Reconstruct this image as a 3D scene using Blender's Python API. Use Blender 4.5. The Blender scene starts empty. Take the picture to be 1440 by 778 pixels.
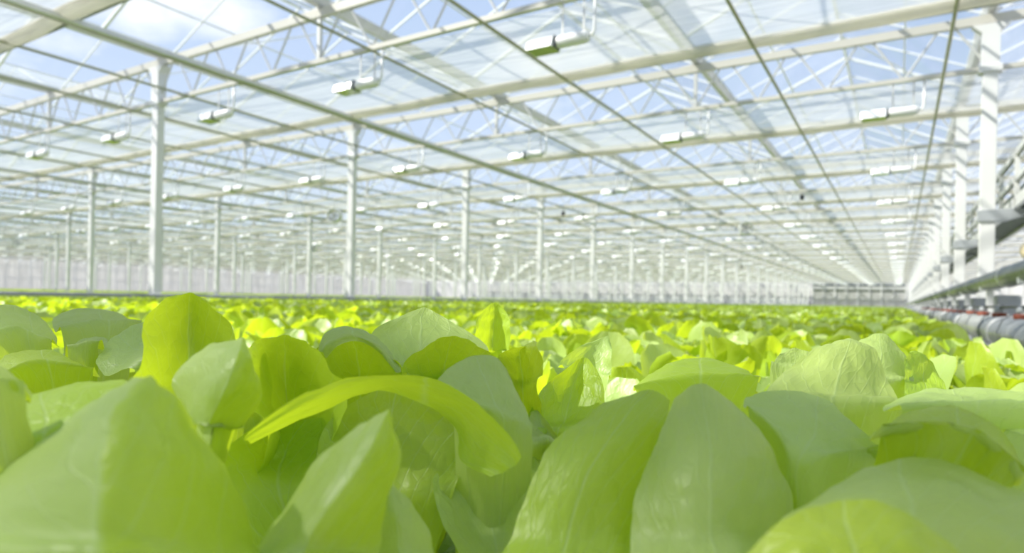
import bpy, bmesh, math, random
from mathutils import Vector, Matrix, noise
R = math.radians
random.seed(7)
SC = bpy.context.scene
COL = SC.collection

# ------------------------------------------------------------------ camera
FPX, CX, CY = 893.0, 720.0, 419.6
YAW = math.atan(545 / 893); ROLL = R(1.2)
cam = bpy.data.cameras.new('camera')
cam.sensor_width = 36; cam.lens = FPX / 1440 * 36
cam.shift_y = (CY - 389) / 1440
cam.clip_start = 0.02; cam.clip_end = 500
cam.dof.use_dof = True; cam.dof.focus_distance = 0.70; cam.dof.aperture_fstop = 4.9
co = bpy.data.objects.new('camera', cam); COL.objects.link(co)
co.matrix_world = Matrix.Rotation(YAW, 4, 'Z') @ Matrix.Rotation(R(90), 4, 'X') @ Matrix.Rotation(ROLL, 4, 'Z')
SC.camera = co
# ------------------------------------------------------------------ exposure
SC.view_settings.view_transform = 'Standard'; SC.view_settings.look = 'None'
SC.view_settings.gamma = 1; SC.view_settings.use_curve_mapping = False
SC.view_settings.exposure = 0.50
SC.cycles.max_bounces = 10; SC.cycles.diffuse_bounces = 5; SC.cycles.transmission_bounces = 6
SC.cycles.transparent_max_bounces = 32; SC.cycles.sample_clamp_indirect = 6
# ------------------------------------------------------------------ sky
w = bpy.data.worlds.new('sky'); SC.world = w; w.use_nodes = True
nt = w.node_tree; nt.nodes.clear()
def N(nt, t, **k):
    n = nt.nodes.new(t)
    for a, b in k.items():
        if a.startswith('i_'): n.inputs[a[2:].replace('_', ' ')].default_value = b
        else: setattr(n, a, b)
    return n
tc = N(nt, 'ShaderNodeTexCoord'); sep = N(nt, 'ShaderNodeSeparateXYZ')
L = nt.links.new
L(tc.outputs['Generated'], sep.inputs[0])
ns = N(nt, 'ShaderNodeTexNoise'); ns.inputs['Scale'].default_value = 3.2; ns.inputs['Detail'].default_value = 7; ns.inputs['Roughness'].default_value = .55
mp = N(nt, 'ShaderNodeMapping'); mp.inputs['Scale'].default_value = (1, 1, 2.2); mp.inputs['Location'].default_value = (.55, .1, .5)
L(tc.outputs['Generated'], mp.inputs[0]); L(mp.outputs[0], ns.inputs['Vector'])
cr = N(nt, 'ShaderNodeValToRGB'); cr.color_ramp.elements[0].position = .50; cr.color_ramp.elements[1].position = .72
L(ns.outputs['Fac'], cr.inputs[0])
grad = N(nt, 'ShaderNodeValToRGB')
grad.color_ramp.elements[0].position = 0; grad.color_ramp.elements[0].color = (.56, .66, .82, 1)
grad.color_ramp.elements[1].position = .6; grad.color_ramp.elements[1].color = (.25, .38, .66, 1)
L(sep.outputs[2], grad.inputs[0])
mx = N(nt, 'ShaderNodeMixRGB'); mx.inputs[2].default_value = (1.0, 1.0, 1.0, 1)
L(cr.outputs[0], mx.inputs[0]); L(grad.outputs[0], mx.inputs[1])
bg = N(nt, 'ShaderNodeBackground'); bg.inputs['Strength'].default_value = 0.88
L(mx.outputs[0], bg.inputs[0])
wo = N(nt, 'ShaderNodeOutputWorld'); L(bg.outputs[0], wo.inputs[0])
# ------------------------------------------------------------------ sun
sl = bpy.data.lights.new('sun', 'SUN'); sl.energy = 6.2; sl.angle = R(1.2); sl.color = (1, .96, .88)
so = bpy.data.objects.new('sun', sl); COL.objects.link(so)
so.rotation_euler = Vector((1.0, .63, -1.05)).to_track_quat('-Z', 'Y').to_euler()

# ------------------------------------------------------------------ helpers
FW = Vector((-math.sin(YAW), math.cos(YAW), 0)); RT = Vector((math.cos(YAW), math.sin(YAW), 0)); UP = Vector((0, 0, 1))
def at(x, y, d):
    dx, dy = x - CX, y - CY
    u = dx * math.cos(ROLL) + dy * math.sin(ROLL); v = dx * math.sin(ROLL) - dy * math.cos(ROLL)
    return FW * d + RT * (u * d / FPX) + UP * (v * d / FPX)

def mat(name, col, rough=.5, metal=0, spec=.5, bump=0, bscale=20, var=0, vscale=6):
    m = bpy.data.materials.new(name); m.use_nodes = True; t = m.node_tree
    p = t.nodes['Principled BSDF']; p.inputs['Roughness'].default_value = rough; p.inputs['Metallic'].default_value = metal
    p.inputs['Specular IOR Level'].default_value = spec; p.inputs['Base Color'].default_value = (*col, 1)
    if var or bump:
        c = N(t, 'ShaderNodeTexCoord')
    if var:
        n = N(t, 'ShaderNodeTexNoise'); n.inputs['Scale'].default_value = vscale; n.inputs['Detail'].default_value = 5
        t.links.new(c.outputs['Object'], n.inputs['Vector'])
        r = N(t, 'ShaderNodeValToRGB'); r.color_ramp.elements[0].position = .35; r.color_ramp.elements[1].position = .65
        r.color_ramp.elements[0].color = (*[a * (1 - var) for a in col], 1); r.color_ramp.elements[1].color = (*col, 1)
        t.links.new(n.outputs['Fac'], r.inputs[0]); t.links.new(r.outputs[0], p.inputs['Base Color'])
    if bump:
        n = N(t, 'ShaderNodeTexNoise'); n.inputs['Scale'].default_value = bscale; n.inputs['Detail'].default_value = 4
        t.links.new(c.outputs['Object'], n.inputs['Vector'])
        b = N(t, 'ShaderNodeBump'); b.inputs['Strength'].default_value = bump; b.inputs['Distance'].default_value = .02
        t.links.new(n.outputs['Fac'], b.inputs['Height']); t.links.new(b.outputs[0], p.inputs['Normal'])
    return m

def cloth_mat(name, col, tr, clear, wrinkle=.6, sc=(.25, 9, 9)):
    """woven screen: diffuse + translucent + a little open weave"""
    m = bpy.data.materials.new(name); m.use_nodes = True; t = m.node_tree; t.nodes.clear()
    o = N(t, 'ShaderNodeOutputMaterial'); c = N(t, 'ShaderNodeTexCoord'); mp = N(t, 'ShaderNodeMapping'); mp.inputs['Scale'].default_value = sc
    t.links.new(c.outputs['Object'], mp.inputs[0])
    n = N(t, 'ShaderNodeTexNoise'); n.inputs['Scale'].default_value = 1.6; n.inputs['Detail'].default_value = 4; t.links.new(mp.outputs[0], n.inputs['Vector'])
    b = N(t, 'ShaderNodeBump'); b.inputs['Strength'].default_value = wrinkle; b.inputs['Distance'].default_value = .05; t.links.new(n.outputs['Fac'], b.inputs['Height'])
    r = N(t, 'ShaderNodeValToRGB'); r.color_ramp.elements[0].position = .3; r.color_ramp.elements[1].position = .7
    r.color_ramp.elements[0].color = (*[a * .76 for a in col], 1); r.color_ramp.elements[1].color = (*col, 1)  # wrinkle hollows darkened in the cloth colour, adding to the bump shading
    t.links.new(n.outputs['Fac'], r.inputs[0])
    d = N(t, 'ShaderNodeBsdfDiffuse'); s = N(t, 'ShaderNodeBsdfTranslucent'); tp = N(t, 'ShaderNodeBsdfTransparent')
    for q in (d, s): t.links.new(r.outputs[0], q.inputs[0]); t.links.new(b.outputs[0], q.inputs['Normal'])
    m1 = N(t, 'ShaderNodeMixShader'); m1.inputs[0].default_value = tr; t.links.new(d.outputs[0], m1.inputs[1]); t.links.new(s.outputs[0], m1.inputs[2])
    m2 = N(t, 'ShaderNodeMixShader'); m2.inputs[0].default_value = clear; t.links.new(m1.outputs[0], m2.inputs[1]); t.links.new(tp.outputs[0], m2.inputs[2])
    t.links.new(m2.outputs[0], o.inputs[0]); return m

def glass_mat(name, tint=(.95, .97, .97), film=.07):
    m = bpy.data.materials.new(name); m.use_nodes = True; t = m.node_tree; t.nodes.clear()
    o = N(t, 'ShaderNodeOutputMaterial'); lw = N(t, 'ShaderNodeLayerWeight'); lw.inputs[0].default_value = .5; pw = N(t, 'ShaderNodeMath', operation='POWER'); pw.inputs[1].default_value = 5; t.links.new(lw.outputs['Facing'], pw.inputs[0]); f = N(t, 'ShaderNodeMath', operation='MULTIPLY_ADD'); f.inputs[1].default_value = .6; f.inputs[2].default_value = .03; t.links.new(pw.outputs[0], f.inputs[0])
    tp = N(t, 'ShaderNodeBsdfTransparent'); tp.inputs[0].default_value = (*tint, 1)
    g = N(t, 'ShaderNodeBsdfGlossy'); g.inputs['Roughness'].default_value = .08
    d = N(t, 'ShaderNodeBsdfTranslucent'); d.inputs[0].default_value = (.9, .93, .95, 1)
    m1 = N(t, 'ShaderNodeMixShader'); m1.inputs[0].default_value = film; t.links.new(tp.outputs[0], m1.inputs[1]); t.links.new(d.outputs[0], m1.inputs[2])
    m2 = N(t, 'ShaderNodeMixShader'); t.links.new(f.outputs[0], m2.inputs[0]); t.links.new(m1.outputs[0], m2.inputs[1]); t.links.new(g.outputs[0], m2.inputs[2])
    t.links.new(m2.outputs[0], o.inputs[0]); return m

def leaf_mat(name, dif, dif2, trl, tf=.5, rough=.42):
    m = bpy.data.materials.new(name); m.use_nodes = True; t = m.node_tree; t.nodes.clear(); K = t.links.new
    o = N(t, 'ShaderNodeOutputMaterial'); uv = N(t, 'ShaderNodeUVMap'); sp = N(t, 'ShaderNodeSeparateXYZ'); K(uv.outputs[0], sp.inputs[0])
    def M(op, a, b=None, c=None):
        n = N(t, 'ShaderNodeMath', operation=op)
        for i, v in enumerate((a, b, c)):
            if v is None: continue
            if isinstance(v, (int, float)): n.inputs[i].default_value = v
            else: K(v, n.inputs[i])
        return n.outputs[0]
    # a little wobble so the veins run crooked
    wn = N(t, 'ShaderNodeTexNoise'); wn.inputs['Scale'].default_value = 4; K(uv.outputs[0], wn.inputs['Vector'])
    wob = M('MULTIPLY', M('SUBTRACT', wn.outputs['Fac'], .5), .16)
    u = M('ADD', sp.outputs[0], wob); v = M('ADD', sp.outputs[1], M('MULTIPLY', wob, .5))
    av = M('ABSOLUTE', M('SUBTRACT', v, .5))
    mid = M('SUBTRACT', 1, M('SMOOTH_MIN', M('DIVIDE', av, M('SUBTRACT', .028, M('MULTIPLY', sp.outputs[0], .02))), 1, .1))
    # side veins leave the midrib and sweep towards the tip
    ph = M('SUBTRACT', M('MULTIPLY', u, 5.5), M('MULTIPLY', M('POWER', av, .8), 6.5))
    fr = M('ABSOLUTE', M('SUBTRACT', M('FRACT', ph), .5))
    side = M('MAXIMUM', M('SUBTRACT', 1, M('DIVIDE', fr, .05)), 0)
    vo = N(t, 'ShaderNodeTexVoronoi', feature='DISTANCE_TO_EDGE'); vo.inputs['Scale'].default_value = 11
    wv = N(t, 'ShaderNodeVectorMath', operation='ADD'); K(uv.outputs[0], wv.inputs[0]); 
    sc_ = N(t, 'ShaderNodeVectorMath', operation='SCALE'); K(wn.outputs['Color'], sc_.inputs[0]); sc_.inputs['Scale'].default_value = .12; K(sc_.outputs[0], wv.inputs[1]); K(wv.outputs[0], vo.inputs['Vector'])
    net = M('MAXIMUM', M('SUBTRACT', 1, M('DIVIDE', vo.outputs['Distance'], .035)), 0)
    vein = M('MINIMUM', M('ADD', M('ADD', M('MAXIMUM', mid, 0), M('MULTIPLY', side, .55)), M('MULTIPLY', net, .22)), 1)
    oi = N(t, 'ShaderNodeObjectInfo')
    hsv = N(t, 'ShaderNodeHueSaturation'); gm = N(t, 'ShaderNodeNewGeometry'); cm = N(t, 'ShaderNodeMixRGB'); cm.inputs[1].default_value = (*dif, 1); cm.inputs[2].default_value = (*dif2, 1); K(gm.outputs['Backfacing'], cm.inputs[0]); K(cm.outputs[0], hsv.inputs['Color'])
    K(M('ADD', .488, M('MULTIPLY', oi.outputs['Random'], .022)), hsv.inputs['Hue']); K(M('ADD', .88, M('MULTIPLY', oi.outputs['Random'], .24)), hsv.inputs['Value'])
    big = N(t, 'ShaderNodeTexNoise'); big.inputs['Scale'].default_value = 2.5; K(uv.outputs[0], big.inputs['Vector'])
    mb = N(t, 'ShaderNodeMixRGB', blend_type='MULTIPLY'); K(big.outputs['Fac'], mb.inputs[0]); K(hsv.outputs[0], mb.inputs[1]); mb.inputs[2].default_value = (.86, .92, .8, 1)
    mv = N(t, 'ShaderNodeMixRGB'); K(M('MULTIPLY', vein, .5), mv.inputs[0]); K(mb.outputs[0], mv.inputs[1]); mv.inputs[2].default_value = (.62, .74, .34, 1)
    tv = N(t, 'ShaderNodeMixRGB'); K(M('MULTIPLY', vein, .4), tv.inputs[0]); tv.inputs[1].default_value = (*trl, 1); tv.inputs[2].default_value = (.62, .78, .12, 1)
    crk = N(t, 'ShaderNodeTexNoise'); crk.inputs['Scale'].default_value = 9; crk.inputs['Detail'].default_value = 3; K(uv.outputs[0], crk.inputs['Vector'])
    bh = M('SUBTRACT', M('ADD', M('MULTIPLY', crk.outputs['Fac'], .7), M('MULTIPLY', M('SMOOTH_MIN', vo.outputs['Distance'], .25, .1), .5)), M('MULTIPLY', vein, .25))
    b = N(t, 'ShaderNodeBump'); b.inputs['Strength'].default_value = .38; b.inputs['Distance'].default_value = .004; K(bh, b.inputs['Height'])
    p = N(t, 'ShaderNodeBsdfPrincipled'); p.inputs['Roughness'].default_value = rough; p.inputs['Specular IOR Level'].default_value = .75
    K(mv.outputs[0], p.inputs['Base Color']); K(b.outputs[0], p.inputs['Normal'])
    s = N(t, 'ShaderNodeBsdfTranslucent'); K(tv.outputs[0], s.inputs[0]); K(b.outputs[0], s.inputs['Normal'])
    ms = N(t, 'ShaderNodeMixShader'); ms.inputs[0].default_value = tf; K(p.outputs[0], ms.inputs[1]); K(s.outputs[0], ms.inputs[2]); K(ms.outputs[0], o.inputs[0])
    return m

M_WHITE = mat('white_galvanised_steel', (.70, .70, .69), .38, .0, .6, var=.06, vscale=1.5)
M_CHORD = mat('cream_white_steel', (.55, .53, .47), .35, .1, .6)
M_WEB = mat('zinc_rod', (.58, .58, .56), .4, .3)
M_CABLE = mat('steel_pipe_reflection_tint', (.36, .36, .24), .42, .35)  # olive is the lettuce reflection, put into the base colour
M_GUTTER = mat('grey_aluminium_gutter', (.66, .66, .66), .4, .35, var=.1)
M_BARS = mat('aluminium_glazing_bar', (.84, .85, .86), .35, .25)
M_GLASS = glass_mat('roof_glass')
M_SCREEN = cloth_mat('white_screen_cloth', (.84, .84, .84), .46, .46)
M_BUNDLE = cloth_mat('folded_screen_cloth', (.97, .94, .84), .62, .05, .9, (.3, 14, 14))
M_EDGE = mat('dark_screen_edge', (.20, .22, .16), .6)
M_WALL = cloth_mat('white_twinwall_panel', (.90, .88, .85), .45, .0, .1, (3, 3, .2))
M_RIB = mat('wall_rib', (.78, .78, .78), .5)
M_FLOOR = mat('concrete_floor', (.62, .62, .60), .8, var=.15)
M_RAFT = mat('pale_grey_raft', (.66, .68, .67), .5, var=.12, vscale=4, bump=.2)
M_LAMPTOP = mat('polished_lamp_reflector', (.95, .95, .95), .25, .15, .8)
M_LAMPU = mat('lamp_glass', (.55, .58, .5), .15, .6)
M_BALLAST = mat('white_ballast_paint', (.78, .78, .77), .3)
M_DARK = mat('dark_grey_plastic', (.10, .11, .12), .5)
M_PIPE = mat('wet_grey_pipe', (.46, .47, .45), .22, .45, var=.25, vscale=9)
M_RED = mat('terracotta_red_plastic', (.22, .05, .025), .6)
M_GREY = mat('grey_plate', (.36, .38, .40), .5, var=.1)
M_DECK = mat('dark_green_grey_deck', (.10, .12, .09), .7)
M_BEIGE = mat('beige_plastic', (.85, .70, .48), .4)
M_TAN = mat('tan_board', (.58, .54, .50), .6)
M_BLACK = mat('black_plastic', (.02, .02, .025), .4)
M_LEAF = leaf_mat('lettuce_leaf', (.46, .60, .06), (.54, .66, .23), (.66, .80, .02), .50, .42)
M_HEART = leaf_mat('pale_inner_lettuce_leaf', (.50, .60, .16), (.54, .62, .34), (.68, .78, .07), .48, .36)

class MB:
    def __init__(s): s.v = []; s.f = []; s.uv = None
    def add(s, vs, fs):
        n = len(s.v); s.v += [tuple(a) for a in vs]; s.f += [tuple(n + i for i in f) for f in fs]; return s
    def box(s, x0, x1, y0, y1, z0, z1):
        v = [(x, y, z) for x in (x0, x1) for y in (y0, y1) for z in (z0, z1)]
        return s.add(v, [(0, 1, 3, 2), (4, 6, 7, 5), (0, 4, 5, 1), (2, 3, 7, 6), (0, 2, 6, 4), (1, 5, 7, 3)])
    def tube(s, pts, r, n=8, cap=True):
        pts = [Vector(p) for p in pts]; rings = []; prev = None
        for i, p in enumerate(pts):
            t = (pts[min(i + 1, len(pts) - 1)] - pts[max(i - 1, 0)]).normalized()
            a = t.orthogonal().normalized() if prev is None else (prev - t * prev.dot(t)).normalized()
            prev = a; b = t.cross(a); rr = r[i] if isinstance(r, (list, tuple)) else r
            rings.append([p + (a * math.cos(2 * math.pi * k / n) + b * math.sin(2 * math.pi * k / n)) * rr for k in range(n)])
        v = [q for g in rings for q in g]; f = []
        for i in range(len(pts) - 1):
            for k in range(n): f.append((i * n + k, i * n + (k + 1) % n, (i + 1) * n + (k + 1) % n, (i + 1) * n + k))
        if cap: f += [tuple(range(n))[::-1], tuple((len(pts) - 1) * n + k for k in range(n))]
        return s.add(v, f)
    def lathe(s, prof, n=20, c=(0, 0, 0), axis='z'):
        v = []; f = []
        for (r, z) in prof:
            for k in range(n):
                a = 2 * math.pi * k / n; x, y = r * math.cos(a), r * math.sin(a)
                p = (x, y, z) if axis == 'z' else ((z, x, y) if axis == 'x' else (x, z, y))
                v.append((p[0] + c[0], p[1] + c[1], p[2] + c[2]))
        for i in range(len(prof) - 1):
            for k in range(n): f.append((i * n + k, i * n + (k + 1) % n, (i + 1) * n + (k + 1) % n, (i + 1) * n + k))
        return s.add(v, f)
    def prism(s, poly, a0, a1, axis='y'):
        n = len(poly); v = []
        for a in (a0, a1):
            for (p, q) in poly: v.append((p, a, q) if axis == 'y' else (a, p, q))
        f = [tuple(range(n)), tuple(range(n, 2 * n))[::-1]] + [(i, n + i, n + (i + 1) % n, (i + 1) % n) for i in range(n)]
        return s.add(v, f)
    def build(s, name, m, parent=None, smooth=False, bevel=0):
        me = bpy.data.meshes.new(name); me.from_pydata(s.v, [], s.f); me.materials.append(m)
        bm = bmesh.new(); bm.from_mesh(me); bmesh.ops.recalc_face_normals(bm, faces=bm.faces)
        bm.to_mesh(me); bm.free()
        if smooth:
            for p in me.polygons: p.use_smooth = True
        o = bpy.data.objects.new(name, me); COL.objects.link(o)
        if parent: o.parent = parent
        if bevel:
            b = o.modifiers.new('bevel', 'BEVEL'); b.width = bevel; b.segments = 2; b.limit_method = 'ANGLE'
        return o
def tag(o, label=None, cat=None, group=None, kind=None):
    if label: o['label'] = label
    if cat: o['category'] = cat
    if group: o['group'] = group
    if kind: o['kind'] = kind
    return o
def empty(name, loc=(0, 0, 0), rz=0):
    o = bpy.data.objects.new(name, None); COL.objects.link(o); o.location = loc; o.rotation_euler.z = rz; o.empty_display_size = .1; return o
def kids(o): return [c for c in KID.get(o.name, [])]
KID = {}
def reg(o):
    KID.setdefault(o.parent.name, []).append(o); return o
def copy_tree(o, parent=None, parts=True):
    c = o.copy(); COL.objects.link(c); c.parent = parent
    if parts:
        for ch in kids(o):
            k = copy_tree(ch, c); KID.setdefault(c.name, []).append(k)
    return c
ORD = ['nearest', 'second', 'third', 'fourth', 'fifth', 'sixth', 'seventh', 'eighth', 'ninth', 'tenth', 'eleventh', 'twelfth', 'thirteenth', 'fourteenth', 'fifteenth', 'sixteenth', 'seventeenth', 'eighteenth', 'nineteenth', 'twentieth', 'twenty-first', 'twenty-second', 'twenty-third', 'twenty-fourth', 'twenty-fifth', 'twenty-sixth', 'twenty-seventh', 'twenty-eighth', 'twenty-ninth', 'thirtieth', 'thirty-first', 'thirty-second', 'thirty-third', 'thirty-fourth', 'thirty-fifth', 'thirty-sixth', 'thirty-seventh', 'thirty-eighth', 'thirty-ninth', 'fortieth', 'forty-first', 'forty-second', 'forty-third', 'forty-fourth', 'forty-fifth', 'forty-sixth']

# ------------------------------------------------------------------ layout of the hall (metres, eye at 0,0,0)
BAY = 13.25; ROWX = [1.1 - BAY * k for k in range(-1, 8)]            # column rows: 14.35 ... -91.65
TY = [1.75 + 5.05 * j for j in range(-3, 22)]                         # truss lines, j=0 just ahead of the eye
XL, XR, Y0, Y1 = ROWX[-1], ROWX[0], -14.5, 112.8
ZF, ZB, ZLO, ZHI, ZG, ZR = -1.2, -.33, 3.6, 4.35, 4.5, 5.5
def vis(x, y, z=0, m=60):
    p = Vector((x, y, z)); d = p.dot(FW)
    if d < .3: return False
    u = p.dot(RT) / d * FPX
    return -CX - m < u < CX + m

# ================================================================== SETTING
tag(MB().box(XL, XR, Y0, Y1, ZF - .1, ZF).build('floor', M_FLOOR), kind='structure')
def wall(name, a0, a1, fix, axis, zt=4.5, ribs=True):
    m = MB()
    if axis == 'y': m.box(fix - .03, fix + .03, a0, a1, ZF, zt)
    else: m.box(a0, a1, fix - .03, fix + .03, ZF, zt)
    o = tag(m.build(name, M_WALL), kind='structure')
    r = MB(); k = a0
    while k < a1:
        if axis == 'y': r.box(fix - .06, fix + .06, k, k + .06, ZF, zt)
        else: r.box(k, k + .06, fix - .06, fix + .06, ZF, zt)
        k += 1.26 if axis == 'y' else 1.1
    for z in (-.2, 1.2, 2.6, 4.4):
        if axis == 'y': r.box(fix - .05, fix + .05, a0, a1, z, z + .06)
        else: r.box(a0, a1, fix - .05, fix + .05, z, z + .06)
    r.build('rib', M_RIB, o)
    return o
wall('wall_left', Y0, Y1, XL, 'y'); wall('wall_right', Y0, Y1, XR, 'y')
wall('wall_far', XL, XR, Y1, 'x'); wall('wall_back', XL, XR, Y0, 'x')

# glazed gable roof: three gables to a bay
GS = BAY / 3; NG = 24
for g in range(NG):
    xr_ = XR - g * GS; xl_ = xr_ - GS; xm = (xl_ + xr_) / 2
    m = MB()
    m.add([(xl_, Y0, ZG), (xm, Y0, ZR), (xr_, Y0, ZG), (xl_, Y1, ZG), (xm, Y1, ZR), (xr_, Y1, ZG)], [(0, 1, 4, 3), (1, 2, 5, 4)])
    o = tag(m.build('ceiling', M_GLASS), kind='structure')
    b = MB(); y = Y0; i = 0
    while y < Y1:
        for (xa, xb) in ((xl_, xm), (xr_, xm)):
            h = .025 if i % 4 else .045
            b.tube([(xa, y, ZG - .02), (xb, y, ZR - .02)], h * .8, 4, False)
        i += 1; y += 5.05 / 4
    if g < 7:
        # wind bracing under the glass
        j = 0; y = TY[0]
        while y < 35:
            b.tube([(xl_, y, ZG), (xm, y + 2.52, ZR - .05), (xr_, y + 5.05, ZG)], .018, 4, False)
            y += 5.05
    b.tube([(xm, Y0, ZR), (xm, Y1, ZR)], .035, 6)
    for f_ in (.5,):
        b.tube([(xl_ + (xm - xl_) * f_, Y0, ZG + (ZR - ZG) * f_ - .02), (xl_ + (xm - xl_) * f_, Y1, ZG + (ZR - ZG) * f_ - .02)], .02, 4)
        b.tube([(xr_ + (xm - xr_) * f_, Y0, ZG + (ZR - ZG) * f_ - .02), (xr_ + (xm - xr_) * f_, Y1, ZG + (ZR - ZG) * f_ - .02)], .02, 4)
    b.build('glazing_bar', M_BARS, o)
# gable ends
for (nm, yy) in (('wall_far_gable', Y1), ('wall_back_gable', Y0)):
    m = MB()
    for g in range(NG):
        xr_ = XR - g * GS; xl_ = xr_ - GS
        m.add([(xl_, yy, ZG), ((xl_ + xr_) / 2, yy, ZR), (xr_, yy, ZG)], [(0, 1, 2)])
    tag(m.build(nm, M_GLASS), kind='structure')

# valley gutters between the gables
for g in range(NG + 1):
    x = XR - g * GS
    m = MB().prism([(x - .11, ZG + .08), (x - .11, ZG + .06), (x - .05, ZG - .06), (x + .05, ZG - .06), (x + .11, ZG + .06), (x + .11, ZG + .08), (x + .07, ZG - .0), (x - .07, ZG - .0)], Y0, Y1)
    tag(m.build('roof_gutter', M_GUTTER), ('grey aluminium valley gutter between two glass gables, %s counting from the right wall' % (ORD[g].replace('nearest', 'first'))), 'gutter', 'roof gutters')

# ================================================================== TRUSSES
NP = 12
def truss(j, y):
    t = empty('roof_truss', (0, y, 0))
    q = j - 3
    n = ORD[q + 0] if q >= 0 else None
    if q >= 0: tag(t, 'white lattice roof truss spanning the hall crosswise, %s one into the distance' % n, 'truss', 'roof trusses')
    else: tag(t, 'white lattice roof truss overhead behind the viewpoint, %s' % ['farthest back', 'middle one', 'closest behind'][j], 'truss', 'roof trusses')
    MB().box(XL + .08, XR - .08, -.045, .045, ZHI - .07, ZHI + .06).build('upper_chord', M_CHORD, t)
    MB().box(XL + .08, XR - .08, -.035, .035, ZLO - .035, ZLO + .035).build('lower_chord', M_CHORD, t)
    step = BAY / NP
    for k in range(len(ROWX) - 1):
        m = MB(); xr_ = ROWX[k]; xl_ = ROWX[k + 1]
        if not vis((xr_ + xl_) / 2, y, 0, 700): continue
        for i in range(NP):
            a = xl_ + i * step
            m.tube([(a, 0, ZLO), (a + step / 2 - .1, 0, ZHI - .05)], .017, 5, False)
            m.tube([(a + step / 2 + .1, 0, ZHI - .05), (a + step, 0, ZLO)], .017, 5, False)
        for i in range(1, 3):   # uprights under the gutters and rafters up to the gutter
            a = xl_ + i * BAY / 3
            m.box(a - .03, a + .03, -.03, .03, ZLO, ZG)
            m.tube([(a, 0, ZG - .05), (a - .9, 0, ZHI)], .015, 4, False); m.tube([(a, 0, ZG - .05), (a + .9, 0, ZHI)], .015, 4, False)
        m.build('lattice_web', M_WEB, t)
    return t
for j, y in enumerate(TY): truss(j, y)

# ================================================================== COLUMNS
def mk_column():
    c = empty('steel_column')
    sh = MB().box(-.095, .095, -.07, .07, ZF, ZHI - .09).build('shaft', M_WHITE, c, bevel=.008); reg(sh)
    hp = MB().prism([(-.11, ZLO + .02), (.11, ZLO + .02), (.11, ZHI - .22), (.24, ZHI - .09), (-.24, ZHI - .09), (-.11, ZHI - .22)], -.085, .085).build('head_bracket', M_WHITE, c); reg(hp)
    co_ = MB().box(-.15, .15, -.1, .1, ZLO - .07, ZLO + .04).build('collar', M_WHITE, c, bevel=.01); reg(co_)
    ft = MB().box(-.16, .16, -.14, .14, ZF, -.36).build('foot', M_BALLAST, c, bevel=.01); reg(ft)
    return c
colp = mk_column(); used = False
rown = {1: 'right-hand row beside the walkway', 2: 'second row from the right', 3: 'third row from the right', 4: 'fourth row from the right', 5: 'fifth row from the right', 6: 'sixth row from the right', 7: 'seventh row from the right'}
for k in range(1, 8):
    n = 0
    for j, y in enumerate(TY):
        if not vis(ROWX[k], y) or y < 2: continue
        o = copy_tree(colp, None) if used else colp; used = True
        o.location = (ROWX[k], y, 0); n += 1
        if n <= 12 or k <= 2:
            tag(o, 'white square steel column in the %s, %s one along' % (rown[k], ORD[n - 1]), 'column', 'columns of the ' + rown[k])
        else:
            tag(o, 'tiny white steel column deep in the haze of the %s' % rown[k], 'column', 'distant columns of the ' + rown[k])

# ================================================================== SCREENS
for j, y in enumerate(TY):
    s = empty('shade_screen', (0, y, ZLO))
    q = j - 3
    tag(s, 'white translucent shade cloth drawn forward from the %s' % (('%s roof truss' % ORD[q]) if q >= 0 else ['truss farthest behind the viewpoint', 'truss in the middle behind', 'truss closest behind the viewpoint'][j]), 'shade screen', 'shade screens')
    m = MB(); nx = 160; ny = 7; dep = 2.25 if j > 2 else (1.6 if j == 2 else .8); v = []  # unseen screens behind the viewpoint shortened to shape light on the foreground
    rr = random.Random(j)
    for a in range(nx + 1):
        x = XL + .1 + (XR - XL - .2) * a / nx
        for b in range(ny + 1):
            f = b / ny
            v.append((x, .10 + f * (dep - .06) + (.03 * math.sin(x * 1.9 + j) if b == ny else 0), -.03 - .05 * math.sin(math.pi * f) + .015 * noise.noise((x * 1.3, f * 3, j))))
    m.add(v, [(a * (ny + 1) + b, (a + 1) * (ny + 1) + b, (a + 1) * (ny + 1) + b + 1, a * (ny + 1) + b + 1) for a in range(nx) for b in range(ny)])
    m.build('cloth', M_SCREEN, s, smooth=True)
    m = MB(); nb = 12; na = 320; v = []
    for a in range(na + 1):
        x = XL + .1 + (XR - XL - .2) * a / na
        for b in range(nb):
            t = 2 * math.pi * b / nb; r = .085 + .02 * noise.noise((x * 2.2, b * .9, j * 3.1)) 
            v.append((x, dep - .03 + .03 * math.sin(x * 1.9 + j) + 1.35 * r * math.cos(t), -.055 + r * .95 * math.sin(t)))
    m.add(v, [(a * nb + b, (a + 1) * nb + b, (a + 1) * nb + (b + 1) % nb, a * nb + (b + 1) % nb) for a in range(na) for b in range(nb)])
    m.build('folded_edge', M_BUNDLE, s, smooth=True)
    MB().box(XL + .1, XR - .1, dep + .08, dep + .11, -.09, -.05).build('pull_bar', M_EDGE, s)

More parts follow.
